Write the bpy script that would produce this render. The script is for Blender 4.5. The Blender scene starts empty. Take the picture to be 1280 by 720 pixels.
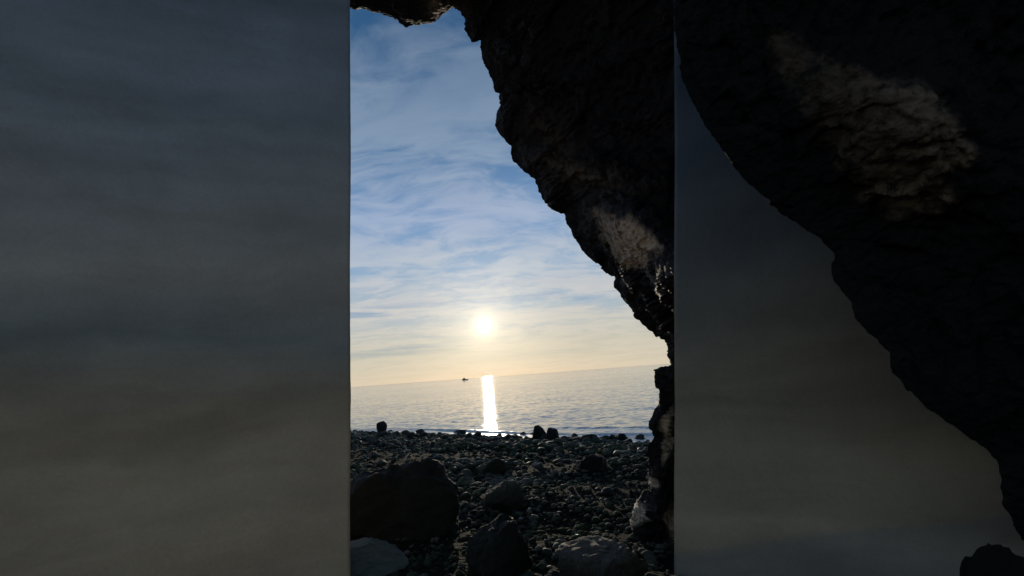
import bpy, bmesh, math, random
import numpy as np
from mathutils import Vector, Matrix, noise

R = math.radians
random.seed(11)
rng = np.random.default_rng(11)
scene = bpy.context.scene
col = scene.collection

# ------------------------------------------------------------------ camera
FOC = 680.0                     # focal length in pixels of a 1280 px wide picture
PITCH, ROLL = R(9.08), R(4.2)
CAM = np.array([0.0, 0.0, 2.6])  # metres above the sea; the beach is 1.5 m below the lens
fwd = np.array([0, math.cos(PITCH), math.sin(PITCH)])
r0 = np.array([1.0, 0, 0])
u0 = np.array([0, -math.sin(PITCH), math.cos(PITCH)])
right = math.cos(ROLL) * r0 - math.sin(ROLL) * u0
up = math.sin(ROLL) * r0 + math.cos(ROLL) * u0


def ray(x, y):
    x = np.asarray(x, float); y = np.asarray(y, float)
    return fwd + ((x - 640) / FOC)[..., None] * right + ((360 - y) / FOC)[..., None] * up


def pt(x, y, d):
    """world point seen in direction (x, y) at depth d"""
    return CAM + np.asarray(d, float)[..., None] * ray(x, y)


def project(p):
    q = np.asarray(p) - CAM
    z = q @ fwd
    return 640 + FOC * (q @ right) / z, 360 - FOC * (q @ up) / z


cam_d = bpy.data.cameras.new('camera')
cam_d.sensor_fit = 'HORIZONTAL'
cam_d.sensor_width = 36
cam_d.lens = FOC / 1280 * 36
cam_d.clip_start = 0.05
cam_d.clip_end = 100000
cam = bpy.data.objects.new('camera', cam_d)
col.objects.link(cam)
M = Matrix(((right[0], up[0], -fwd[0], CAM[0]), (right[1], up[1], -fwd[1], CAM[1]),
            (right[2], up[2], -fwd[2], CAM[2]), (0, 0, 0, 1)))
cam.matrix_world = M
scene.camera = cam

# ------------------------------------------------------------------ sun and sky
sd = ray(605, 407); sd = sd / np.linalg.norm(sd)
SUN_EL = math.asin(sd[2]); SUN_AZ = math.atan2(sd[0], sd[1])
sun_l = bpy.data.lights.new('sun', 'SUN')
sun_l.energy = 2.0
sun_l.angle = R(0.6)
sun_l.color = (1.0, 0.86, 0.66)
sun = bpy.data.objects.new('sun', sun_l)
col.objects.link(sun)
sun.rotation_euler = Vector(-sd).to_track_quat('-Z', 'Y').to_euler()
sun.location = (0, 0, 40)


class NT:
    """small helper for node trees"""
    def __init__(self, tree):
        self.t = tree; self.n = tree.nodes; self.l = tree.links

    def new(self, typ, **kw):
        nd = self.n.new(typ)
        for k, v in kw.items():
            setattr(nd, k, v)
        return nd

    def put(self, sock, v):
        if isinstance(v, bpy.types.NodeSocket):
            self.l.new(v, sock)
        else:
            sock.default_value = v

    def math(self, op, a, b=0.0, c=0.0, clamp=False):
        nd = self.new('ShaderNodeMath', operation=op, use_clamp=clamp)
        for s, v in zip(nd.inputs, (a, b, c)):
            self.put(s, v)
        return nd.outputs[0]

    def vmath(self, op, a, b=(0, 0, 0), out=0, scale=None):
        nd = self.new('ShaderNodeVectorMath', operation=op)
        self.put(nd.inputs[0], a)
        if scale is not None:
            self.put(nd.inputs['Scale'], scale)
        elif op not in ('NORMALIZE', 'LENGTH'):
            self.put(nd.inputs[1], b)
        return nd.outputs[out]

    def noise(self, vec, scale, detail=4, rough=0.55, dist=0.0, lac=2.0):
        nd = self.new('ShaderNodeTexNoise')
        self.put(nd.inputs['Vector'], vec)
        nd.inputs['Scale'].default_value = scale
        nd.inputs['Detail'].default_value = detail
        nd.inputs['Roughness'].default_value = rough
        nd.inputs['Lacunarity'].default_value = lac
        nd.inputs['Distortion'].default_value = dist
        return nd.outputs['Fac']

    def ramp(self, fac, stops, interp='LINEAR'):
        nd = self.new('ShaderNodeValToRGB')
        cr = nd.color_ramp; cr.interpolation = interp
        while len(cr.elements) < len(stops):
            cr.elements.new(0.5)
        for e, (p, c) in zip(cr.elements, stops):
            e.position = p
            e.color = (c, c, c, 1) if isinstance(c, (int, float)) else (*c, 1)
        self.put(nd.inputs['Fac'], fac)
        return nd.outputs['Color']

    def mix(self, fac, a, b, typ='MIX'):
        nd = self.new('ShaderNodeMix', data_type='RGBA', blend_type=typ)
        self.put(nd.inputs[0], fac)
        self.put(nd.inputs[6], (*a, 1) if isinstance(a, tuple) and len(a) == 3 else a)
        self.put(nd.inputs[7], (*b, 1) if isinstance(b, tuple) and len(b) == 3 else b)
        return nd.outputs[2]

    def smooth(self, v, lo, hi):
        nd = self.new('ShaderNodeMapRange', interpolation_type='SMOOTHSTEP')
        self.put(nd.inputs['Value'], v)
        nd.inputs['From Min'].default_value = lo
        nd.inputs['From Max'].default_value = hi
        return nd.outputs['Result']


def build_world():
    w = bpy.data.worlds.new('World')
    scene.world = w
    w.use_nodes = True
    T = NT(w.node_tree); T.n.clear()
    out = T.new('ShaderNodeOutputWorld'); bg = T.new('ShaderNodeBackground')
    T.l.new(bg.outputs[0], out.inputs[0])
    bg.inputs['Strength'].default_value = 0.1
    sky = T.new('ShaderNodeTexSky', sky_type='NISHITA')
    sky.sun_disc = False
    sky.sun_elevation = SUN_EL
    sky.sun_rotation = SUN_AZ % (2 * math.pi)
    sky.altitude = 0; sky.air_density = 1.0; sky.dust_density = 0.3; sky.ozone_density = 2.0
    d = T.vmath('NORMALIZE', T.new('ShaderNodeTexCoord').outputs['Generated'])
    sep = T.new('ShaderNodeSeparateXYZ'); T.put(sep.inputs[0], d)
    z = T.math('MAXIMUM', sep.outputs['Z'], 0.0)
    # a cloud sheet overhead: direction projected on a plane, so it streaks towards the horizon
    inv = T.math('DIVIDE', 1.0, T.math('ADD', z, 0.11))
    comb = T.new('ShaderNodeCombineXYZ')
    T.put(comb.inputs[0], T.math('MULTIPLY', sep.outputs['X'], inv))
    T.put(comb.inputs[1], T.math('MULTIPLY', sep.outputs['Y'], inv))
    comb.inputs[2].default_value = SKY_SEED
    uv = comb.outputs[0]
    warp = T.new('ShaderNodeTexNoise'); T.put(warp.inputs['Vector'], uv)
    warp.inputs['Scale'].default_value = 1.1; warp.inputs['Detail'].default_value = 3
    wv = T.vmath('SCALE', T.vmath('SUBTRACT', warp.outputs['Color'], (0.5, 0.5, 0.5)), scale=0.7)
    uvw = T.vmath('ADD', uv, wv)
    stretch = T.vmath('MULTIPLY', uvw, (0.75, 1.0, 1.0))
    n_big = T.noise(stretch, 2.3, 3, 0.5)
    n_fine = T.noise(stretch, 6.5, 8, 0.62, 0.3)
    cover = T.math('ADD', T.math('MULTIPLY', n_big, 0.58), T.math('MULTIPLY', n_fine, 0.55))
    cover = T.smooth(cover, 0.42, 0.66)
    thin = T.noise(T.vmath('MULTIPLY', uvw, (0.5, 1.6, 1)), 5.5, 6, 0.6, 0.3)
    cover = T.math('MULTIPLY', cover, T.math('ADD', 0.45, T.math('MULTIPLY', thin, 0.90)), clamp=True)
    cover = T.math('MULTIPLY', cover, 0.95)
    # a high thin veil evens the light of the half of the sky towards the sun; thicker cloud lies in it
    skyc = sky.outputs['Color']
    front = T.vmath('DOT_PRODUCT', d, tuple(sd), out=1)
    def tint(stops):
        r = T.ramp(z, stops)
        return T.mix(1.0, r, (10.0,) * 3, 'MULTIPLY')
    clear = tint([(0.0, (0.59, 0.55, 0.435)), (0.05, (0.54, 0.53, 0.45)), (0.13, (0.36, 0.46, 0.56)), (0.20, (0.26, 0.40, 0.58)),
                  (0.29, (0.17, 0.31, 0.54)), (0.40, (0.075, 0.18, 0.36)), (0.56, (0.028, 0.098, 0.225)), (1.0, (0.015, 0.05, 0.14))])
    cloud = tint([(0.0, (0.63, 0.585, 0.475)), (0.05, (0.62, 0.58, 0.49)), (0.13, (0.62, 0.60, 0.58)), (0.20, (0.50, 0.55, 0.62)),
                  (0.29, (0.38, 0.46, 0.62)), (0.40, (0.25, 0.342, 0.475)), (0.56, (0.15, 0.222, 0.34)), (1.0, (0.08, 0.11, 0.2))])
    f = T.math('ADD', 0.45, T.math('MULTIPLY', T.smooth(front, -0.4, 0.6), 0.49))
    c = T.mix(f, skyc, T.mix(cover, clear, cloud))
    # grey-blue bars of stratus low over the sea
    band = T.noise(T.vmath('MULTIPLY', d, (2.2, 2.2, 26.0)), 1.6, 5, 0.55, 0.4)
    band = T.smooth(band, 0.52, 0.68)
    low = T.math('MULTIPLY', T.smooth(z, 0.02, 0.07), T.math('SUBTRACT', 1.0, T.smooth(z, 0.10, 0.22)))
    bf = T.math('MULTIPLY', T.math('MULTIPLY', band, low), 0.60)
    c = T.mix(bf, c, T.mix(1.0, c, (0.50, 0.66, 0.90), 'MULTIPLY'))
    # the sun seen through thin cloud: disc and its corona
    dot = T.vmath('DOT_PRODUCT', d, tuple(sd), out=1)
    ang = T.math('ARCCOSINE', T.math('MINIMUM', dot, 1.0))
    disc = T.math('SUBTRACT', 1.0, T.smooth(ang, R(0.35), R(0.75)))
    def gauss(sig):
        q = T.math('DIVIDE', ang, R(sig))
        return T.math('POWER', math.e, T.math('MULTIPLY', T.math('MULTIPLY', q, q), -0.5))
    g = T.math('MULTIPLY', disc, 60.0)
    g = T.math('ADD', g, T.math('ADD', T.math('MULTIPLY', gauss(0.75), 6.0), T.math('MULTIPLY', gauss(1.7), 1.8)))
    g = T.math('ADD', g, T.math('MULTIPLY', gauss(4.2), 2.7))
    gc = T.new('ShaderNodeCombineColor')
    T.put(gc.inputs[0], g)
    T.put(gc.inputs[1], T.math('MULTIPLY', g, 0.84))
    T.put(gc.inputs[2], T.math('MULTIPLY', g, 0.56))
    c = T.mix(1.0, c, gc.outputs[0], 'ADD')
    T.l.new(c, bg.inputs['Color'])
    return w


SKY_SEED = 12.2
build_world()
scene.view_settings.view_transform = 'Standard'
scene.view_settings.look = 'None'
scene.view_settings.gamma = 1
scene.view_settings.use_curve_mapping = False
scene.view_settings.exposure = 0.0
scene.cycles.max_bounces = 6
scene.cycles.use_denoising = True


# ------------------------------------------------------------------ materials
def mat(name):
    m = bpy.data.materials.new(name)
    m.use_nodes = True
    T = NT(m.node_tree)
    b = T.n['Principled BSDF']
    return m, T, b


def bump(T, b, pieces, base=None):
    """pieces: (height socket, distance, strength)"""
    prev = None
    for h, dist, st in pieces:
        nd = T.new('ShaderNodeBump')
        nd.inputs['Distance'].default_value = dist
        nd.inputs['Strength'].default_value = st
        T.put(nd.inputs['Height'], h)
        if prev is not None:
            T.l.new(prev, nd.inputs['Normal'])
        prev = nd.outputs[0]
    T.l.new(prev, b.inputs['Normal'])


def rock_material(name, dark, mid, light, pale=None, rough=(0.45, 0.85), scale=1.0, spec=0.4):
    m, T, b = mat(name)
    p = T.new('ShaderNodeTexCoord').outputs['Object']
    n1 = T.noise(p, 2.2 * scale, 6, 0.6, 0.3)
    n2 = T.noise(p, 14 * scale, 6, 0.65)
    f = T.math('ADD', T.math('MULTIPLY', n1, 0.6), T.math('MULTIPLY', n2, 0.4))
    c = T.ramp(f, [(0.32, dark), (0.5, mid), (0.70, light)])
    if pale is not None:
        at = T.new('ShaderNodeAttribute', attribute_name='pale')
        pn = T.math('MULTIPLY', at.outputs['Fac'], T.smooth(T.noise(p, 7 * scale, 6, 0.65), 0.28, 0.54))
        pc = T.ramp(n2, [(0.3, tuple(v * 0.55 for v in pale)), (0.7, pale)])
        c = T.mix(pn, c, pc)
    T.l.new(c, b.inputs['Base Color'])
    T.l.new(T.ramp(n1, [(0.35, rough[0]), (0.65, rough[1])]), b.inputs['Roughness'])
    b.inputs['Specular IOR Level'].default_value = spec
    v = T.new('ShaderNodeTexVoronoi', feature='F1')
    T.put(v.inputs['Vector'], T.vmath('ADD', p, T.vmath('SCALE', p, scale=0.0)))
    v.inputs['Scale'].default_value = 16 * scale
    bump(T, b, [(v.outputs['Distance'], 0.03, 0.5), (n2, 0.05, 0.7), (T.noise(p, 60 * scale, 4, 0.6), 0.012, 0.6)])
    return m


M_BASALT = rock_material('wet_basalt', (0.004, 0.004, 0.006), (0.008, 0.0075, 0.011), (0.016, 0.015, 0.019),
                         pale=(0.66, 0.49, 0.35), spec=0.3, rough=(0.5, 0.9))  # pale: tan that paints sunlight on the bulge
M_OVERHANG = rock_material('painted_lit_basalt', (0.005, 0.005, 0.007), (0.011, 0.011, 0.013), (0.022, 0.021, 0.022),
                           pale=(0.34, 0.245, 0.17), spec=0.2, rough=(0.6, 0.95), scale=1.6)  # pale: brown that paints a lit swelling on dark rock
M_PILLAR = rock_material('painted_sunlit_basalt', (0.004, 0.005, 0.007), (0.010, 0.011, 0.014), (0.022, 0.022, 0.024),
                         pale=(0.72, 0.62, 0.48), spec=0.3, rough=(0.5, 0.9), scale=2.0)  # pale: sunlight on the flakes, put into the colour
M_STONE = rock_material('beach_stone', (0.012, 0.016, 0.015), (0.026, 0.032, 0.030), (0.06, 0.064, 0.058),
                        pale=(0.22, 0.25, 0.22), rough=(0.55, 0.9), scale=2.0, spec=0.22)


def sky_band_material(name, stops, zlo, zhi, scale=1.0, dip=0.0, wander=1.1):
    """made-up wall rock: colour bands stand in for a dimmed sky"""
    m, T, b = mat(name)
    p = T.new('ShaderNodeTexCoord').outputs['Object']
    sep = T.new('ShaderNodeSeparateXYZ'); T.put(sep.inputs[0], p)
    wob = T.noise(T.vmath('MULTIPLY', p, (0.35, 0.35, 0.9)), 1.0, 4, 0.5)
    zz = T.math('ADD', sep.outputs['Z'], T.math('MULTIPLY', T.math('SUBTRACT', wob, 0.5), wander))
    zz = T.math('SUBTRACT', zz, T.math('MULTIPLY', T.math('SUBTRACT', sep.outputs['X'], 1.2), dip))
    f = T.math('DIVIDE', T.math('SUBTRACT', zz, zlo), zhi - zlo)
    c = T.ramp(f, stops, 'LINEAR')
    nv = T.new('ShaderNodeTexNoise'); T.put(nv.inputs['Vector'], p); nv.inputs['Scale'].default_value = 1.2; nv.inputs['Detail'].default_value = 3
    band_noise = T.noise(T.vmath('MULTIPLY', T.vmath('ADD', p, T.vmath('SCALE', nv.outputs['Color'], scale=0.5)), (0.3, 0.3, 1.7)), 1.3 * scale, 3, 0.5, 0.3)
    grain = T.noise(p, 38, 5, 0.65)
    blot = T.noise(p, 1.6 * scale, 6, 0.6, 0.4)
    g = T.ramp(band_noise, [(0.3, 0.78), (0.7, 1.16)])
    c = T.mix(1.0, c, g, 'MULTIPLY')
    c = T.mix(1.0, c, T.ramp(blot, [(0.3, 0.90), (0.7, 1.07)]), 'MULTIPLY')
    c = T.mix(1.0, c, T.ramp(grain, [(0.3, 0.94), (0.7, 1.05)]), 'MULTIPLY')
    T.l.new(c, b.inputs['Base Color'])
    b.inputs['Roughness'].default_value = 0.9
    b.inputs['Specular IOR Level'].default_value = 0.2
    bump(T, b, [(T.noise(p, 7, 7, 0.6), 0.03, 0.3), (grain, 0.006, 0.35)])
    return m


# ------------------------------------------------------------------ mesh helpers
def mesh_obj(name, verts, faces, material, parent=None, smooth=True, attrs=None):
    me = bpy.data.meshes.new(name)
    verts = np.asarray(verts, np.float32)
    me.from_pydata([tuple(v) for v in verts.tolist()], [], faces)
    me.update()
    if attrs:
        for k, a in attrs.items():
            at = me.attributes.new(k, 'FLOAT', 'POINT')
            at.data.foreach_set('value', np.asarray(a, np.float32))
    if smooth:
        me.polygons.foreach_set('use_smooth', [True] * len(me.polygons))
    me.materials.append(material)
    o = bpy.data.objects.new(name, me)
    col.objects.link(o)
    if parent is not None:
        o.parent = parent
    return o


def tag(o, label=None, cat=None, group=None, kind=None):
    if label: o['label'] = label
    if cat: o['category'] = cat
    if group: o['group'] = group
    if kind: o['kind'] = kind
    return o


_cellrand = {}
def facet(p, s):
    """piecewise planar relief: broken rock faces"""
    q = Vector(p) * s
    dist, pts = noise.voronoi(q)
    c = pts[0]
    r = noise.cell_vector(c * 7.31 + Vector((3.1, 1.7, 9.2)))
    off = q - c
    return (r.x - 0.5) * 1.2 + off.dot(Vector((r.y - 0.5, r.z - 0.5, r.x - 0.5))) * 1.5 \
        - 0.25 * max(0.0, 1 - (dist[1] - dist[0]) * 9)


def relief(p, big=0.9, small=3.5):
    v = Vector(p)
    w = v + noise.noise_vector(v * 1.3) * 0.22
    h = 0.55 * noise.fractal(v * big, 0.9, 2.1, 4)
    h += 0.45 * facet(w, small * 0.45)
    h += 0.26 * facet(w, small)
    h += 0.14 * facet(w, small * 2.3)
    h += 0.12 * noise.fractal(v * small * 3.0, 0.8, 2.2, 4)
    return h


def resample(poly, n, smooth=False):
    poly = np.asarray(poly, float)
    s = np.r_[0, np.cumsum(np.hypot(*np.diff(poly[:, :2], axis=0).T))]
    t = np.linspace(0, s[-1], n)
    return np.stack([np.interp(t, s, poly[:, k]) for k in range(poly.shape[1])], 1)


def resample_like(poly, keys, n):
    """poly has one row per key row; sampled at the same arc position as keys"""
    keys = np.asarray(keys, float); poly = np.asarray(poly, float)
    s = np.r_[0, np.cumsum(np.hypot(*np.diff(keys[:, :2], axis=0).T))]
    t = np.linspace(0, s[-1], n)
    return np.stack([np.interp(t, s, poly[:, k]) for k in range(poly.shape[1])], 1)


def rock_sheet(name, O, B, depth, n_i, n_j, material, amp=0.25, jitter=1.6, thick=2.0, edge_amp=0.18,
               pale=None, big=0.9, small=3.5, power=1.0, lip=((0.012, 0.05), (0.04, 0.22), (0.12, 0.6), (0.4, 1.2)),
               relief_fn=None, calm=None):
    """A solid rock mass. O: its edge against the open air; B: its far border (hidden in the rock around it),
    both as directions from the cave; depth(x, y, t): distance of the inner face. The outer face lies `thick`
    behind it, so the rock has its own body."""
    Oi = resample(O, n_i)
    Bi = resample(B, n_i)
    k = np.arange(n_i)
    jx = np.array([noise.fractal(Vector((a * 0.11, 3.3, 0)), 0.7, 2.0, 5) for a in k]) * jitter
    jy = np.array([noise.fractal(Vector((a * 0.11, 9.1, 5)), 0.7, 2.0, 5) for a in k]) * jitter
    Oi = Oi + np.stack([jx, jy], 1)
    rings = []
    tags = []
    for s, dd in reversed(list(lip) + [(1.0, thick)]):
        px = Oi + (Bi - Oi) * s
        d0 = depth(Oi[:, 0], Oi[:, 1], 0.0 * Oi[:, 0])
        d1 = depth(px[:, 0], px[:, 1], 0.0 * Oi[:, 0] + s)
        rings.append(pt(px[:, 0], px[:, 1], d0 * (1 - s) + d1 * s + dd)); tags.append(0.0)
    tt = np.linspace(0, 1, n_j) ** power
    pix = []
    for t in tt:
        px = Oi + (Bi - Oi) * t
        pix.append(px)
        rings.append(pt(px[:, 0], px[:, 1], depth(px[:, 0], px[:, 1], t + 0 * px[:, 0]))); tags.append(1.0)
    G = np.array(rings)                      # (rings, n_i, 3)
    nb = len(lip) + 1
    # normals of the grid
    du = np.gradient(G, axis=1); dv = np.gradient(G, axis=0)
    N = np.cross(du, dv)
    N /= np.maximum(np.linalg.norm(N, axis=2, keepdims=True), 1e-9)
    view = CAM - G
    flip = np.sign((N * view).sum(2, keepdims=True)); N[nb:] *= flip[nb:]
    fn = relief_fn or (lambda p: relief(p, big, small))
    H = np.zeros(G.shape[:2])
    for a in range(nb, G.shape[0]):
        for b_ in range(G.shape[1]):
            H[a, b_] = fn(G[a, b_])
    ramp_ = np.zeros(G.shape[0])
    ramp_[nb:] = np.clip(edge_amp + (1 - edge_amp) * (tt / 0.12), 0, 1)
    if calm:
        for a in range(nb, G.shape[0]):
            H[a] *= calm(pix[a - nb][:, 0], pix[a - nb][:, 1], tt[a - nb])
    G = G + N * (H * amp * ramp_[:, None])[..., None]
    nr, ni = G.shape[:2]
    V = G.reshape(-1, 3)
    F = []
    for a in range(nr):
        a2 = (a + 1) % nr
        for b_ in range(ni - 1):
            F.append((a * ni + b_, a * ni + b_ + 1, a2 * ni + b_ + 1, a2 * ni + b_))
    F.append(tuple(a * ni for a in range(nr)))
    F.append(tuple(a * ni + ni - 1 for a in reversed(range(nr))))
    attrs = {'pale': np.zeros(len(V))}
    if pale:
        P = np.zeros((nr, ni))
        for a in range(nb, nr):
            P[a] = pale(pix[a - nb][:, 0], pix[a - nb][:, 1])
        attrs['pale'] = P.reshape(-1)
    o = mesh_obj(name, V, F, material, attrs=attrs)
    bm = bmesh.new(); bm.from_mesh(o.data); bmesh.ops.recalc_face_normals(bm, faces=bm.faces)
    bm.to_mesh(o.data); bm.free()
    return o


def gauss2(x, y, cx, cy, sx, sy, ang=0.0):
    c, s = math.cos(ang), math.sin(ang)
    u = ((x - cx) * c + (y - cy) * s) / sx
    v = (-(x - cx) * s + (y - cy) * c) / sy
    return np.exp(-0.5 * (u * u + v * v))


def facet_mask(x, y, poly, soft, wob):
    """1 inside an angular outline, 0 outside, with a ragged border"""
    x = np.asarray(x, float); y = np.asarray(y, float)
    P = np.asarray(poly, float); Q = np.roll(P, -1, 0)
    d = np.full(x.shape, 1e9); inside = np.zeros(x.shape, bool)
    for (ax, ay), (bx, by) in zip(P, Q):
        t = np.clip(((x - ax) * (bx - ax) + (y - ay) * (by - ay)) / ((bx - ax) ** 2 + (by - ay) ** 2), 0, 1)
        d = np.minimum(d, np.hypot(x - ax - t * (bx - ax), y - ay - t * (by - ay)))
        with np.errstate(divide='ignore', invalid='ignore'):
            inside ^= ((ay > y) != (by > y)) & (x < (bx - ax) * (y - ay) / (by - ay) + ax)
    d = np.where(inside, d, -d)
    n = np.array([noise.fractal(Vector((a / wob, b / wob, 0.7)), 0.7, 2.1, 4) if e > -3 * soft - wob else 0
                  for a, b, e in zip(x, y, d)])
    return np.clip((d + n * soft * 1.3) / soft * 0.5 + 0.5, 0, 1)


# ------------------------------------------------------------------ the rock arch over the cave mouth
ARCH_O = [(330, -6), (380, 2), (438, 10), (460, 13), (480, 17), (497, 25), (508, 32), (527, 30), (545, 25), (558, 15),
          (566, 9), (576, 14), (581, 24), (582, 33), (584, 41), (590, 52), (602, 50), (603, 72), (611, 85), (617, 101),
          (620, 116), (626, 117), (627, 135), (622, 150), (621, 158), (630, 173), (640, 182), (643, 200),
          (655, 213), (670, 224), (673, 240), (682, 254), (698, 264), (706, 268), (709, 281), (720, 300),
          (735, 319), (752, 333), (768, 346), (768, 357), (776, 371), (790, 385), (793, 395), (805, 408),
          (820, 418), (833, 428), (835, 445), (842, 458), (860, 490), (880, 540)]
ARCH_B = [(250, -180), (400, -230), (560, -260), (700, -280), (860, -250), (1000, -120), (1040, 40), (1040, 200), (1010, 360),
          (1000, 480), (990, 560)]


def arch_depth(x, y, t):
    d = 9.2 - 3.4 * np.power(np.clip(t, 0, 1), 0.85)
    # a smooth slab on the right limb that turns its face to the open sea on the left
    u = (x - 782) * math.cos(R(38)) + (y - 293) * math.sin(R(38))
    v = -(x - 782) * math.sin(R(38)) + (y - 293) * math.cos(R(38))
    ss = np.clip((x - 725 - 0.25 * (y - 293)) / 105, 0, 1.3)
    d = d - 2.1 * ss * np.exp(-0.5 * (v / 34) ** 2) * np.clip((x - 690) / 40, 0, 1) * np.clip((925 - x) / 60, 0, 1)
    d = d - 0.35 * gauss2(x, y, 690, 205, 26, 20, R(50)) - 0.3 * gauss2(x, y, 545, 5, 22, 16)
    return d


def arch_lit_paint(x, y):  # sunlit patches of the arch, painted as lighter rock
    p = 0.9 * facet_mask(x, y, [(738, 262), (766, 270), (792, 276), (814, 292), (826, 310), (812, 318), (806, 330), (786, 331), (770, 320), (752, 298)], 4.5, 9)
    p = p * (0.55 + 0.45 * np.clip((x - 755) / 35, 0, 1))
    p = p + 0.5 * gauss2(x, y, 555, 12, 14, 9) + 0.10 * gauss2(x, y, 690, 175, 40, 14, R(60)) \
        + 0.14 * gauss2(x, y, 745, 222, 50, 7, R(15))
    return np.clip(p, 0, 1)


arch = rock_sheet('rock_arch', ARCH_O, ARCH_B, arch_depth, 760, 150, M_BASALT, amp=0.42, power=1.35, pale=arch_lit_paint,
                  thick=2.2, small=3.2,
                  calm=lambda x, y, t: (1 - 0.65 * np.clip(gauss2(x, y, 782, 292, 42, 19, R(38)) * 1.6, 0, 1)) * (1 - 0.6 * min(1, t * 1.3)))
tag(arch, 'dark wet rock arch over the cave mouth, a bulge painted sunlit brown low on its right limb', 'rock arch')

# ------------------------------------------------------------------ rock pillar under the right limb
PIL_O = [(860, 452), (838, 457), (824, 460), (818, 464), (817, 476), (823, 488), (823, 505), (815, 520), (811, 529),
         (816, 545), (809, 560), (812, 578), (806, 592), (812, 606), (806, 618), (800, 628), (786, 652), (796, 660),
         (802, 690), (800, 716), (796, 740), (794, 770)]
PIL_B = [(905, 455), (905, 520), (905, 600), (905, 680), (905, 770)]


def pil_depth(x, y, t):
    d = 5.3 - 0.5 * t
    d = d - 0.45 * gauss2(x, y, 816, 646, 12, 20, R(20)) - 0.18 * gauss2(x, y, 822, 603, 8, 14) - 0.2 * gauss2(x, y, 840, 680, 10, 16)
    return d


def pil_lit_paint(x, y):  # sunlight caught by the flakes, painted as pale colour
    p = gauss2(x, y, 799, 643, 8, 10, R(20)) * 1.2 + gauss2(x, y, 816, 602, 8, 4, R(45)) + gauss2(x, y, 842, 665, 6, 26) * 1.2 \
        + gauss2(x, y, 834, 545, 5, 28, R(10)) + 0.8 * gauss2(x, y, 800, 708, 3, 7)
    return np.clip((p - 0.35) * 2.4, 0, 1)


pillar = rock_sheet('rock_pillar', PIL_O, PIL_B, pil_depth, 320, 60, M_PILLAR, amp=0.16, jitter=1.8, thick=0.9, pale=pil_lit_paint,
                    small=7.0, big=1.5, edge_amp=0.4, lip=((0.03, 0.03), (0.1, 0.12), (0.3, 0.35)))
tag(pillar, 'dark jagged rock pillar with flakes painted pale as if sunlit, standing between the beach and the added right wall', 'rock pillar')


# ------------------------------------------------------------------ added side walls, made up to fill the dark sides of the view
def wall_relief(p):
    v = Vector(p)
    s = Vector((v.x * 0.5, v.y * 0.5, v.z * 2.6))
    return 0.6 * noise.fractal(v * 0.6, 0.9, 2.0, 3) + 0.12 * noise.fractal(s, 0.9, 2.1, 4) + 0.015 * facet(v, 2.0)


M_WALL_L = sky_band_material('dim_sky_bands_left', [(0.0, (0.64, 0.475, 0.325)), (0.30, (0.64, 0.49, 0.35)), (0.40, (0.40, 0.40, 0.375)),
                                                (0.52, (0.60, 0.53, 0.465)), (0.75, (0.462, 0.473, 0.496)), (1.0, (0.302, 0.340, 0.407))],
                           1.2, 5.6)  # bands painted after a dimmed, blurred sky
wl = rock_sheet('added_wall', [(438, -620), (438, -160), (437.5, 40), (438.5, 200), (437.5, 350), (438.5, 500), (437.5, 640), (438.5, 820)],
                [(-430, -620), (-430, 820)], lambda x, y, t: 4.2 - 1.9 * t, 440, 170, M_WALL_L, amp=0.09, jitter=0.25,
                thick=1.6, relief_fn=wall_relief, edge_amp=0.0, lip=((0.006, 0.04), (0.02, 0.2), (0.08, 0.6)))  # made-up wall that keeps the left side dark
tag(wl, 'added smooth wall painted like a dimmed sky, slate above and brown below, left of the opening', 'added wall')

M_WALL_R = sky_band_material('dim_sky_bands_right', [(0.0, (0.34, 0.315, 0.285)), (0.075, (0.36, 0.33, 0.29)), (0.095, (0.48, 0.40, 0.29)), (0.40, (0.42, 0.355, 0.275)),
                                                 (0.60, (0.28, 0.285, 0.285)), (0.85, (0.17, 0.205, 0.25)), (1.0, (0.15, 0.185, 0.24))],
                           1.0, 4.6, dip=0.22, wander=0.3)  # dimmed sky painted in bands, darker sea band at the foot
wr = rock_sheet('added_wall', [(843, -620), (843, -200), (842.5, 40), (843.5, 200), (842.5, 350), (843.5, 500), (842.5, 640), (843, 840)],
                [(1620, -620), (1620, 840)], lambda x, y, t: 3.9 - 1.5 * t, 440, 170, M_WALL_R, amp=0.08, jitter=0.25,
                thick=1.6, relief_fn=wall_relief, edge_amp=0.0, lip=((0.006, 0.04), (0.02, 0.2), (0.08, 0.6)))  # made-up wall that keeps the right side dim
tag(wr, 'added smooth dim wall, grey brown bands like a dimmed sky, behind the near overhang, right of the opening', 'added wall')

# ------------------------------------------------------------------ added near overhang on the right, an enlarged copy of the arch edge
BUT_O = [(838, -120), (842, -30), (843, 40), (849, 68), (852, 90), (862, 120), (880, 150), (892, 172), (915, 205), (939, 233), (968, 258),
         (993, 274), (1022, 296), (1045, 316), (1043, 340), (1046, 352), (1066, 378), (1069, 398), (1092, 420), (1114, 438), (1118, 458),
         (1140, 488), (1161, 512), (1182, 526), (1209, 545), (1230, 560), (1247, 576), (1252, 600), (1253, 629), (1266, 652), (1274, 668),
         (1310, 690), (1360, 700)]
BUT_B = [(900, -320), (1100, -340), (1300, -340), (1500, -300), (1640, -60), (1640, 200), (1640, 450), (1640, 740)]


def but_depth(x, y, t):
    d = 2.6 - 0.8 * np.power(np.clip(t, 0, 1), 0.9)
    d = d - 0.22 * gauss2(x, y, 1150, 150, 90, 55, R(30)) + 0.12 * gauss2(x, y, 1190, 350, 130, 70, R(30))
    return d


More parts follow.
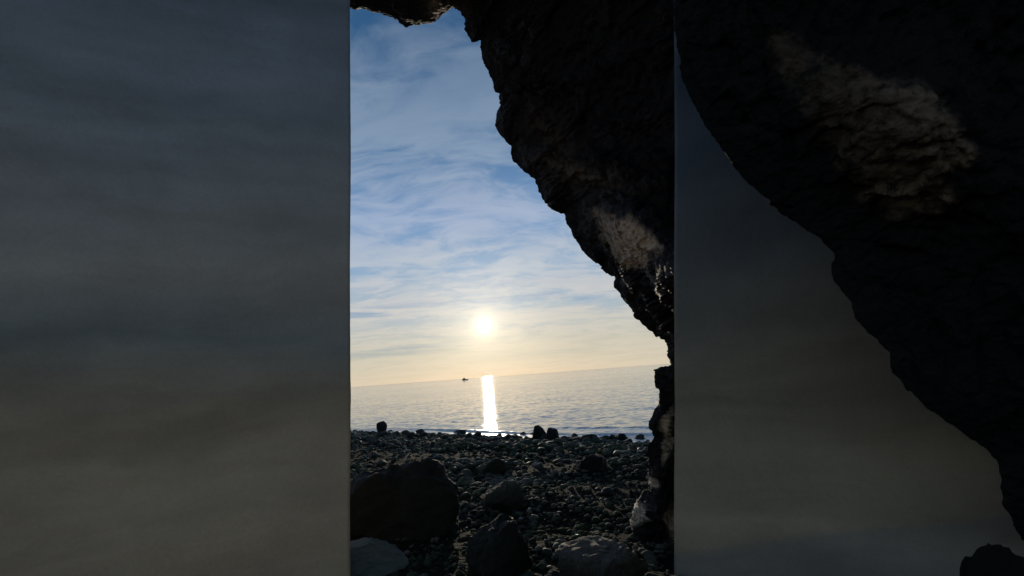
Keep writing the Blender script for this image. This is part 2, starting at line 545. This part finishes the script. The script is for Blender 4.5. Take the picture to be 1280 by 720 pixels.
def but_lit_paint(x, y):  # lit bulge painted into the overhang colour
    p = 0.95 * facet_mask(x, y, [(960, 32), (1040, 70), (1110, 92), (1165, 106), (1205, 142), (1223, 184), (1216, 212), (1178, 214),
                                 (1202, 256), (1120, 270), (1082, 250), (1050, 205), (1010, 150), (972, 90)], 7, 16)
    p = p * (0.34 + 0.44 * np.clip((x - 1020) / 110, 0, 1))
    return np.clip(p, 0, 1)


but = rock_sheet('added_overhang', BUT_O, BUT_B, but_depth, 560, 170, M_OVERHANG, amp=0.12, jitter=2.0, thick=0.7, power=1.2,
                 pale=but_lit_paint, small=5.5, big=1.2,
                 calm=lambda x, y, t: 1 - 0.35 * np.clip(gauss2(x, y, 1120, 158, 90, 45, R(30)) * 1.5, 0, 1))
tag(but, 'added dark near rock overhang with a rough swelling painted lit brown, in front of the added right wall', 'added overhang')


# ------------------------------------------------------------------ beach
shore_px = np.array([(300, 528), (438, 537), (520, 540), (605, 543), (700, 546), (800, 548), (1000, 556)], float)
def ground_hit(x, y, zz=0.0):
    r = ray(x, y)
    k = (zz - CAM[2]) / r[..., 2]
    return CAM + k[..., None] * r
sp = ground_hit(shore_px[:, 0], shore_px[:, 1])
sp = sp[np.argsort(sp[:, 0])]
def shore_y(x):
    return np.interp(x, sp[:, 0], sp[:, 1], left=sp[0, 1] + 0, right=sp[-1, 1])
print('shore', sp.round(2).tolist(), 'sun el', math.degrees(SUN_EL), 'az', math.degrees(SUN_AZ))


def ground_z(x, y):
    s = shore_y(x) - 1.1 - np.asarray(y, float)          # metres inland of the water line
    z = 1.10 * (1 - np.exp(-np.maximum(s, 0) / 14.0)) / (1 - math.exp(-20 / 14.0))
    z = np.where(s < 0, s * 0.06, z)
    return np.maximum(z, -6.0)


def build_beach():
    m, T, b = mat('shingle_ground')
    p = T.new('ShaderNodeTexCoord').outputs['Object']
    n1 = T.noise(p, 1.2, 5, 0.6); n2 = T.noise(p, 22, 6, 0.65)
    T.l.new(T.ramp(T.math('ADD', T.math('MULTIPLY', n1, 0.5), T.math('MULTIPLY', n2, 0.5)),
                   [(0.3, (0.004, 0.006, 0.005)), (0.7, (0.012, 0.016, 0.013))]), b.inputs['Base Color'])
    b.inputs['Roughness'].default_value = 0.95
    b.inputs['Specular IOR Level'].default_value = 0.05
    v = T.new('ShaderNodeTexVoronoi'); T.put(v.inputs['Vector'], p); v.inputs['Scale'].default_value = 18
    bump(T, b, [(v.outputs['Distance'], 0.05, 0.9), (n2, 0.03, 0.7)])
    ys = np.r_[np.linspace(-120, -12, 20), np.linspace(-10, 2.8, 50), np.linspace(3, 30, 340), np.linspace(30.5, 60, 60), np.geomspace(62, 400, 20)]
    xs = np.r_[-np.geomspace(400, 22, 16), np.linspace(-20, -7, 40), np.linspace(-6.9, 6.9, 173), np.linspace(7, 20, 40), np.geomspace(22, 400, 16)]
    X, Y = np.meshgrid(xs, ys)
    Z = ground_z(X, Y)
    near = np.exp(-((X / 25) ** 2)) * (np.abs(Y) < 45)
    for i in range(X.shape[0]):
        for j in range(X.shape[1]):
            if near[i, j] > 0.02:
                q = Vector((X[i, j], Y[i, j], 0))
                Z[i, j] += near[i, j] * (0.10 * noise.fractal(q * 0.35, 0.9, 2, 3) + 0.035 * noise.fractal(q * 1.7, 0.8, 2, 3)) - 0.03
    V = np.stack([X, Y, Z], 2).reshape(-1, 3)
    n = len(xs)
    F = [(i * n + j, i * n + j + 1, (i + 1) * n + j + 1, (i + 1) * n + j) for i in range(len(ys) - 1) for j in range(n - 1)]
    o = mesh_obj('beach', V, F, m)
    tag(o, 'dark shingle ground sloping down to the sea', None, None, 'structure')


def gz(x, y):
    q = Vector((x, y, 0))
    return float(ground_z(np.array(x), np.array(y))) + math.exp(-((x / 25) ** 2)) * (
        0.10 * noise.fractal(q * 0.35, 0.9, 2, 3) + 0.035 * noise.fractal(q * 1.7, 0.8, 2, 3)) - 0.03


build_beach()


# ------------------------------------------------------------------ sea
def build_sea():
    m, T, b = mat('sea_water')
    p = T.new('ShaderNodeTexCoord').outputs['Object']
    b.inputs['Base Color'].default_value = (0.09, 0.135, 0.155, 1)
    b.inputs['IOR'].default_value = 1.333
    b.inputs['Roughness'].default_value = 0.04
    # wave slopes at three sizes, steeper along the wind than across it
    def slopes(stretch, scale, det, sx, sy):
        nd = T.new('ShaderNodeTexNoise')
        T.put(nd.inputs['Vector'], T.vmath('MULTIPLY', p, stretch))
        nd.inputs['Scale'].default_value = scale; nd.inputs['Detail'].default_value = det
        nd.inputs['Distortion'].default_value = 0.4
        return T.vmath('MULTIPLY', T.vmath('SUBTRACT', nd.outputs['Color'], (0.5, 0.5, 0.5)), (sx, sy, 0.0))
    sl = T.vmath('ADD', slopes((0.12, 1, 1), 0.12, 3, 0.02, 0.08), slopes((0.3, 1, 1), 1.7, 4, 0.07, 0.20))
    sl = T.vmath('ADD', sl, slopes((0.45, 1, 1), 5.5, 3, 0.20, 0.55))
    geo = T.new('ShaderNodeNewGeometry').outputs['Normal']
    T.l.new(T.vmath('NORMALIZE', T.vmath('ADD', geo, sl)), b.inputs['Normal'])
    # a thin line of foam where the water runs up the stones
    fo = T.new('ShaderNodeAttribute', attribute_name='foam').outputs['Fac']
    fn = T.smooth(T.noise(p, 5.0, 5, 0.7), 0.38, 0.55)
    fm = T.math('MULTIPLY', fo, fn, clamp=True)
    T.l.new(T.mix(fm, (0.09, 0.135, 0.155), (0.8, 0.82, 0.82)), b.inputs['Base Color'])
    T.l.new(T.math('ADD', 0.03, T.math('MULTIPLY', fm, 0.8)), b.inputs['Roughness'])
    # rows follow the water line near the shore, then spread to the horizon
    s = np.r_[np.linspace(-4, 14, 145), np.geomspace(14.5, 60000, 60)]
    u = np.linspace(-1, 1, 241)
    S, U = np.meshgrid(s, u, indexing='ij')
    half = 22 + np.maximum(S, 0) * 1.6
    X = U * half
    Y = shore_y(np.clip(X, -9, 9)) + S
    Z = np.zeros_like(X); FO = np.zeros_like(X)
    for i in range(X.shape[0]):
        if s[i] > 14: break
        for j in range(X.shape[1]):
            a = s[i] + 0.55 * noise.noise(Vector((X[i, j] * 0.22, 1.3, 0))) + 0.18 * noise.noise(Vector((X[i, j] * 0.9, 4.1, 0)))
            k1 = max(0.0, 0.4 + 1.3 * noise.noise(Vector((X[i, j] * 0.16, 7.7, 0))))
            k2 = max(0.0, 0.3 + 1.3 * noise.noise(Vector((X[i, j] * 0.13, 2.2, 3))))
            FO[i, j] = math.exp(-((a - 0.95) / 0.42) ** 2) + 0.8 * math.exp(-((a + 0.1) / 0.5) ** 2)
            Z[i, j] = 0.07 * k1 * math.exp(-((a - 1.3) / 0.28) ** 2) + 0.06 * k2 * math.exp(-((a - 4.2) / 0.45) ** 2) \
                + 0.012 * noise.noise(Vector((X[i, j] * 0.5, Y[i, j] * 1.4, 0)))
    V = np.stack([X, Y, Z], 2).reshape(-1, 3)
    n = len(u)
    F = [(i * n + j, i * n + j + 1, (i + 1) * n + j + 1, (i + 1) * n + j) for i in range(len(s) - 1) for j in range(n - 1)]
    o = mesh_obj('sea', V, F, m, attrs={'foam': FO.reshape(-1)})
    tag(o, 'calm grey sea with a bright sun track reaching the horizon', None, None, 'structure')


build_sea()


# ------------------------------------------------------------------ stones
def stone_mesh(name, seed, sub, flat, sharp, material, pale=None):
    bm = bmesh.new()
    bmesh.ops.create_icosphere(bm, subdivisions=sub, radius=1.0)
    off = Vector((seed * 3.17, seed * 1.91, seed * 5.3))
    r = random.Random(seed)
    cuts = []
    for _ in range(int(9 * sharp)):
        d = Vector((r.gauss(0, 1), r.gauss(0, 1), r.gauss(0, 1))).normalized()
        cuts.append((d, r.uniform(0.62, 0.9)))
    for v in bm.verts:
        p = v.co.copy()
        k = 1 + 0.30 * noise.noise(p * 0.9 + off) + 0.13 * noise.noise(p * 2.1 + off)
        q = p * k
        for d, h in cuts:
            e = q.dot(d) - h
            if e > 0: q -= d * e * 0.9
        q *= 1 + 0.05 * noise.fractal(p * 4 + off, 0.8, 2, 3) * min(1, sub / 3)
        if sub >= 5:
            q *= 1 + 0.045 * facet(p + off, 2.6) + 0.03 * facet(p + off, 6.0) + 0.02 * noise.fractal(p * 9 + off, 0.8, 2, 3)
        q.z *= flat
        v.co = q
    me = bpy.data.meshes.new(name)
    bm.to_mesh(me); 
    at = me.attributes.new('pale', 'FLOAT', 'POINT')
    if pale:
        at.data.foreach_set('value', [pale(v.co) for v in bm.verts])
    bm.free()
    me.polygons.foreach_set('use_smooth', [True] * len(me.polygons))
    me.materials.append(material)
    return me


def place(name, me, loc, size, rz, tilt=(0, 0)):
    o = bpy.data.objects.new(name, me)
    col.objects.link(o)
    o.location = loc
    o.scale = size if isinstance(size, tuple) else (size,) * 3
    o.rotation_euler = (tilt[0], tilt[1], rz)
    return o


def spot(x, y):
    """where the ground is seen in direction x, y"""
    r = ray(np.array(float(x)), np.array(float(y)))
    lo, hi = 1.0, 80.0
    for k in np.linspace(1.5, 80, 1600):
        p = CAM + k * r
        if p[2] <= gz(p[0], p[1]):
            return p
    return CAM + 60 * r


# pebbles: nobody could count them
def build_pebbles():
    m, T, b = mat('pebbles')
    p = T.new('ShaderNodeTexCoord').outputs['Object']
    isl = T.new('ShaderNodeNewGeometry').outputs['Random Per Island']
    c = T.ramp(isl, [(0.0, (0.022, 0.029, 0.027)), (0.35, (0.045, 0.060, 0.056)), (0.6, (0.064, 0.076, 0.070)), (0.8, (0.056, 0.078, 0.062)),
                     (0.95, (0.08, 0.09, 0.08)), (1.0, (0.22, 0.215, 0.2))])
    n2 = T.noise(p, 30, 5, 0.6)
    weed = T.smooth(T.noise(p, 0.8, 4, 0.6), 0.45, 0.62)
    c = T.mix(1.0, c, T.ramp(weed, [(0.0, (1.15, 1.1, 1.1)), (1.0, (0.55, 0.75, 0.5))]), 'MULTIPLY')
    c = T.mix(1.0, c, T.ramp(n2, [(0.3, 0.65), (0.7, 1.25)]), 'MULTIPLY')
    T.l.new(c, b.inputs['Base Color'])
    T.l.new(T.ramp(T.math('FRACT', T.math('MULTIPLY', isl, 37.7)), [(0.0, 0.6), (0.3, 0.9), (1.0, 1.0)]), b.inputs['Roughness'])
    b.inputs['Specular IOR Level'].default_value = 0.12
    bump(T, b, [(n2, 0.015, 0.6)])
    protos = []
    for s in range(14):
        me = stone_mesh('tmp', 100 + s, 2, random.uniform(0.4, 0.8), 2.4, m)
        protos.append((np.array([v.co[:] for v in me.vertices]), np.array([f.vertices[:] for f in me.polygons])))
        bpy.data.meshes.remove(me)
    Vs, Fs, base = [], [], 0
    def add(x, y, r):
        nonlocal base
        r *= 0.78 + 0.9 * max(0, 0.35 + noise.noise(Vector((x * 0.55, y * 0.4, 2.2))))
        V, F = protos[random.randrange(len(protos))]
        a = random.uniform(0, 6.28); ca, sa = math.cos(a), math.sin(a)
        tx = random.gauss(0, 0.25)
        Q = V * np.array([r * random.uniform(0.8, 1.3), r * random.uniform(0.8, 1.2), r])
        Q = Q @ np.array([[ca, -sa, 0], [sa, ca, 0], [0, 0, 1]])
        Q = Q @ np.array([[1, 0, 0], [0, math.cos(tx), -math.sin(tx)], [0, math.sin(tx), math.cos(tx)]])
        Vs.append(Q + np.array([x, y, gz(x, y) + 0.25 * r])); Fs.append(F + base); base += len(V)
    for _ in range(7500):
        y = random.uniform(3.2, 10); x = random.uniform(-1, 1) * (1.2 + 0.42 * y)
        add(x, y, 0.012 + 0.045 * random.random() ** 2.6)
    for _ in range(5200):
        y = random.uniform(9, 20); x = random.uniform(-1, 1) * (1.5 + 0.5 * y)
        add(x, y, 0.025 + 0.075 * random.random() ** 2.3)
    for _ in range(4600):
        x = random.uniform(-14, 14)
        y = float(shore_y(np.array(x))) - 10.5 * random.random() + 0.9
        add(x, y, 0.04 + 0.11 * random.random() ** 2.5)
    V = np.concatenate(Vs); F = np.concatenate(Fs)
    o = mesh_obj('pebbles', V, F.tolist(), m)
    tag(o, 'loose dark pebbles covering the beach', None, None, 'stuff')


build_pebbles()

M_DARK = rock_material('dark_boulder', (0.006, 0.009, 0.008), (0.012, 0.017, 0.014), (0.025, 0.032, 0.026), pale=(0.13, 0.15, 0.11), scale=2.0, spec=0.2, rough=(0.6, 0.9))
M_GREEN = rock_material('mossy_stone', (0.014, 0.02, 0.015), (0.032, 0.042, 0.030), (0.07, 0.082, 0.06), pale=(0.28, 0.30, 0.24), scale=2.5, spec=0.2, rough=(0.6, 0.9))
M_PALE = rock_material('pale_stone', (0.06, 0.085, 0.078), (0.12, 0.16, 0.145), (0.19, 0.23, 0.21), scale=2.0, spec=0.3)
M_BROWN = rock_material('brown_boulder', (0.018, 0.017, 0.013), (0.042, 0.039, 0.03), (0.10, 0.09, 0.072), pale=(0.30, 0.28, 0.25), scale=1.6, spec=0.2, rough=(0.6, 0.9))


def boulder(name, px, py, w, h, dep, seed, material, label, flat=None, sharp=1.0, rz=0.0, tilt=(0, 0), sink=0.35, cat='boulder', sub=5, pale=None, group=None):
    """base seen at (px, py); w, h in picture pixels give its real size at that distance"""
    p = spot(px, py)
    D = float((p - CAM) @ fwd)
    W = w / FOC * D / 2; Hh = h / FOC * D
    me = stone_mesh(name, seed, sub, 1.0, sharp, material, pale)
    zs = [v.co.z for v in me.vertices]; xs_ = [v.co.x for v in me.vertices]
    top = max(zs); wid = (max(xs_) - min(xs_)) / 2
    sz = Hh / (top + sink)
    o = place(name, me, (p[0], p[1] + 0.3 * dep, gz(p[0], p[1]) + sink * sz), (W / wid, dep, sz), rz, tilt)
    tag(o, label, cat, group)
    return o


boulder('boulder', 500, 670, 158, 88, 0.55, 3, M_DARK, 'big rounded dark boulder on the beach beside the added left wall', rz=0.0)
boulder('boulder', 624, 722, 88, 66, 0.35, 7, M_DARK, 'upright dark boulder at the bottom of the beach below the mossy stone', rz=0.0)
boulder('boulder', 452, 716, 104, 30, 0.35, 12, M_PALE, 'smooth pale greenish stone at the foot of the added left wall', sharp=1.3)
boulder('boulder', 757, 735, 120, 46, 0.32, 5, M_BROWN, 'rough brown boulder in the foreground beside the rock pillar', sharp=1.6, pale=lambda c: max(0, c.z * 1.2 - 0.3))
boulder('boulder', 628, 636, 56, 32, 0.28, 21, M_GREEN, 'mossy pointed stone with pale ridges in the middle of the beach', sharp=1.6, pale=lambda c: max(0, 0.6 * c.z))
boulder('boulder', 741, 590, 32, 19, 0.22, 23, M_DARK, 'low dark boulder with a wet shining top on the right of the beach', sharp=1.4)
boulder('boulder', 614, 592, 44, 18, 0.30, 25, M_GREEN, 'greenish hump of rock just shoreward of the mossy pointed stone')
for k, (x, y, w, h, lab) in enumerate([
        (477, 542, 13, 15, 'squarish dark rock on the water line near the added left wall'),
        (674, 550, 19, 18, 'blunt dark rock on the water line, left one of a close pair'),
        (691, 552, 17, 17, 'peaked dark rock on the water line, right one of a close pair'),
        (597, 547, 11, 8, 'small peaked rock on the water line under the sun track'),
        (777, 552, 12, 10, 'dark rock on the water line nearest the rock pillar'),
        (737, 552, 20, 9, 'broad low dark rock on the water line left of the rock pillar'),
        (452, 533, 10, 4, 'flat dark rock awash in the sea by the added left wall')]):
    boulder('shore_rock', x, y, w, h, 0.3, 40 if k == 0 else 341 + 3 * k, M_DARK, lab, sharp=1.5, cat='rock', sub=3)
for k in range(34):
    x = random.uniform(444, 806)
    y = 537.5 + (x - 438) * 0.030 + random.uniform(2.0, 8.0)
    boulder('shore_rock', x, y, random.uniform(6, 15), random.uniform(4, 8.5), 0.25, 200 + k, M_STONE,
            'small dark rock in the low ragged line of stones along the water edge', sharp=1.6, cat='rock', sub=3, rz=random.uniform(-0.4, 0.4),
            group='rocks lining the water edge')
me = stone_mesh('boulder', 77, 5, 0.9, 1.5, M_DARK)  # added boulder, made up together with the right side
o = place('boulder', me, tuple(pt(1250, 722, 2.15) - np.array([0, 0, 0.12])), (0.20, 0.24, 0.30), 0.6)
o.location.z = gz(o.location.x, o.location.y) + 0.22
o.scale.z = (float(pt(1250, 676, 2.15)[2]) - o.location.z) / max(v.co.z for v in me.vertices)
tag(o, 'added dark rounded boulder at the foot of the added right wall under the overhang', 'boulder')
print('corner boulder', o.location, o.scale, 'strata z', [pt(843, 690, 3.9)[2:], pt(1200, 662, 3.2)[2:]])

# cobbles one can count: copies of a few shapes
cob_me = [stone_mesh('cobble', 60 + k, 3, random.uniform(0.55, 0.85), 1.3, [M_STONE, M_GREEN, M_STONE, M_DARK][k % 4],
                     (lambda c: max(0.0, 0.8 * c.z)) if k % 3 == 0 else None) for k in range(10)]
n_cob = 0
while n_cob < 240:
    v = random.random()
    x = random.uniform(446, 800); y = 549 + 165 * v ** 1.7
    p = spot(x, y)
    D = float((p - CAM) @ fwd)
    r = (2.6 + 5.0 * random.random() ** 2.4) / FOC * D * (0.75 if v < 0.3 else 1.0)
    o = place('cobble', cob_me[n_cob % 10], (p[0], p[1], gz(p[0], p[1]) + 0.3 * r),
              (r * random.uniform(0.9, 1.35), r * random.uniform(0.8, 1.2), r * random.uniform(0.8, 1.1)), random.uniform(0, 6.28),
              (random.gauss(0, 0.2), random.gauss(0, 0.2)))
    tag(o, 'dark wet cobble, one of many lying loose on the shingle beach', 'cobble', 'cobbles scattered over the beach')
    n_cob += 1


# ------------------------------------------------------------------ fishing boat far out
def flat_mat(name, c, rough=0.6):
    m, T, b = mat(name)
    p = T.new('ShaderNodeTexCoord').outputs['Object']
    n = T.noise(p, 2.0, 4, 0.6)
    T.l.new(T.ramp(n, [(0.3, tuple(v * 0.8 for v in c)), (0.7, c)]), b.inputs['Base Color'])
    b.inputs['Roughness'].default_value = rough
    return m


def box(bm, x0, x1, y0, y1, z0, z1):
    r = bmesh.ops.create_cube(bm, size=1)
    for v in r['verts']:
        v.co = Vector(((x0 + x1) / 2 + v.co.x * (x1 - x0), (y0 + y1) / 2 + v.co.y * (y1 - y0), (z0 + z1) / 2 + v.co.z * (z1 - z0)))


def part(name, bm, m, parent):
    me = bpy.data.meshes.new(name); bm.to_mesh(me); bm.free(); me.materials.append(m)
    o = bpy.data.objects.new(name, me); col.objects.link(o); o.parent = parent
    return o


def build_boat():
    h = ground_hit(np.array(581.5), np.array(475.1))
    sc = 1300.0 / h[1] if False else 1.0
    root = bpy.data.objects.new('fishing_boat', None); col.objects.link(root)
    root.location = (h[0], h[1], 0)
    L = 7.0 / FOC * h[1] / 2
    tag(root, 'small dark fishing boat near the horizon left of the sun track', 'boat')
    dark = flat_mat('boat_hull_paint', (0.05, 0.045, 0.04)); cab = flat_mat('boat_cabin_paint', (0.09, 0.08, 0.06))
    bm = bmesh.new()
    st = [(-1.0, .26, .30), (-.5, .30, .26), (0, .31, .25), (.5, .25, .29), (.8, .14, .34), (1.02, .01, .40)]
    rings = []
    for x, w, t in st:
        rings.append([bm.verts.new((x * L, sgn * w * L * k, z)) for sgn, k, z in
                      ((-1, 1, t * L), (-1, .75, -.1 * L), (1, .75, -.1 * L), (1, 1, t * L))])
    for a, b_ in zip(rings, rings[1:]):
        for i in range(4):
            bm.faces.new((a[i], a[(i + 1) % 4], b_[(i + 1) % 4], b_[i]))
    bm.faces.new(rings[0]); bm.faces.new(rings[-1][::-1])
    bmesh.ops.recalc_face_normals(bm, faces=bm.faces)
    part('hull', bm, dark, root)
    bm = bmesh.new(); box(bm, -.85 * L, .05 * L, -.22 * L, .22 * L, .24 * L, .58 * L); part('cabin', bm, cab, root)
    bm = bmesh.new(); box(bm, -.55 * L, -.1 * L, -.17 * L, .17 * L, .58 * L, .74 * L); part('wheelhouse', bm, cab, root)
    bm = bmesh.new(); box(bm, -.36 * L, -.33 * L, -.015 * L, .015 * L, .74 * L, 1.0 * L); part('mast', bm, dark, root)


build_boat()
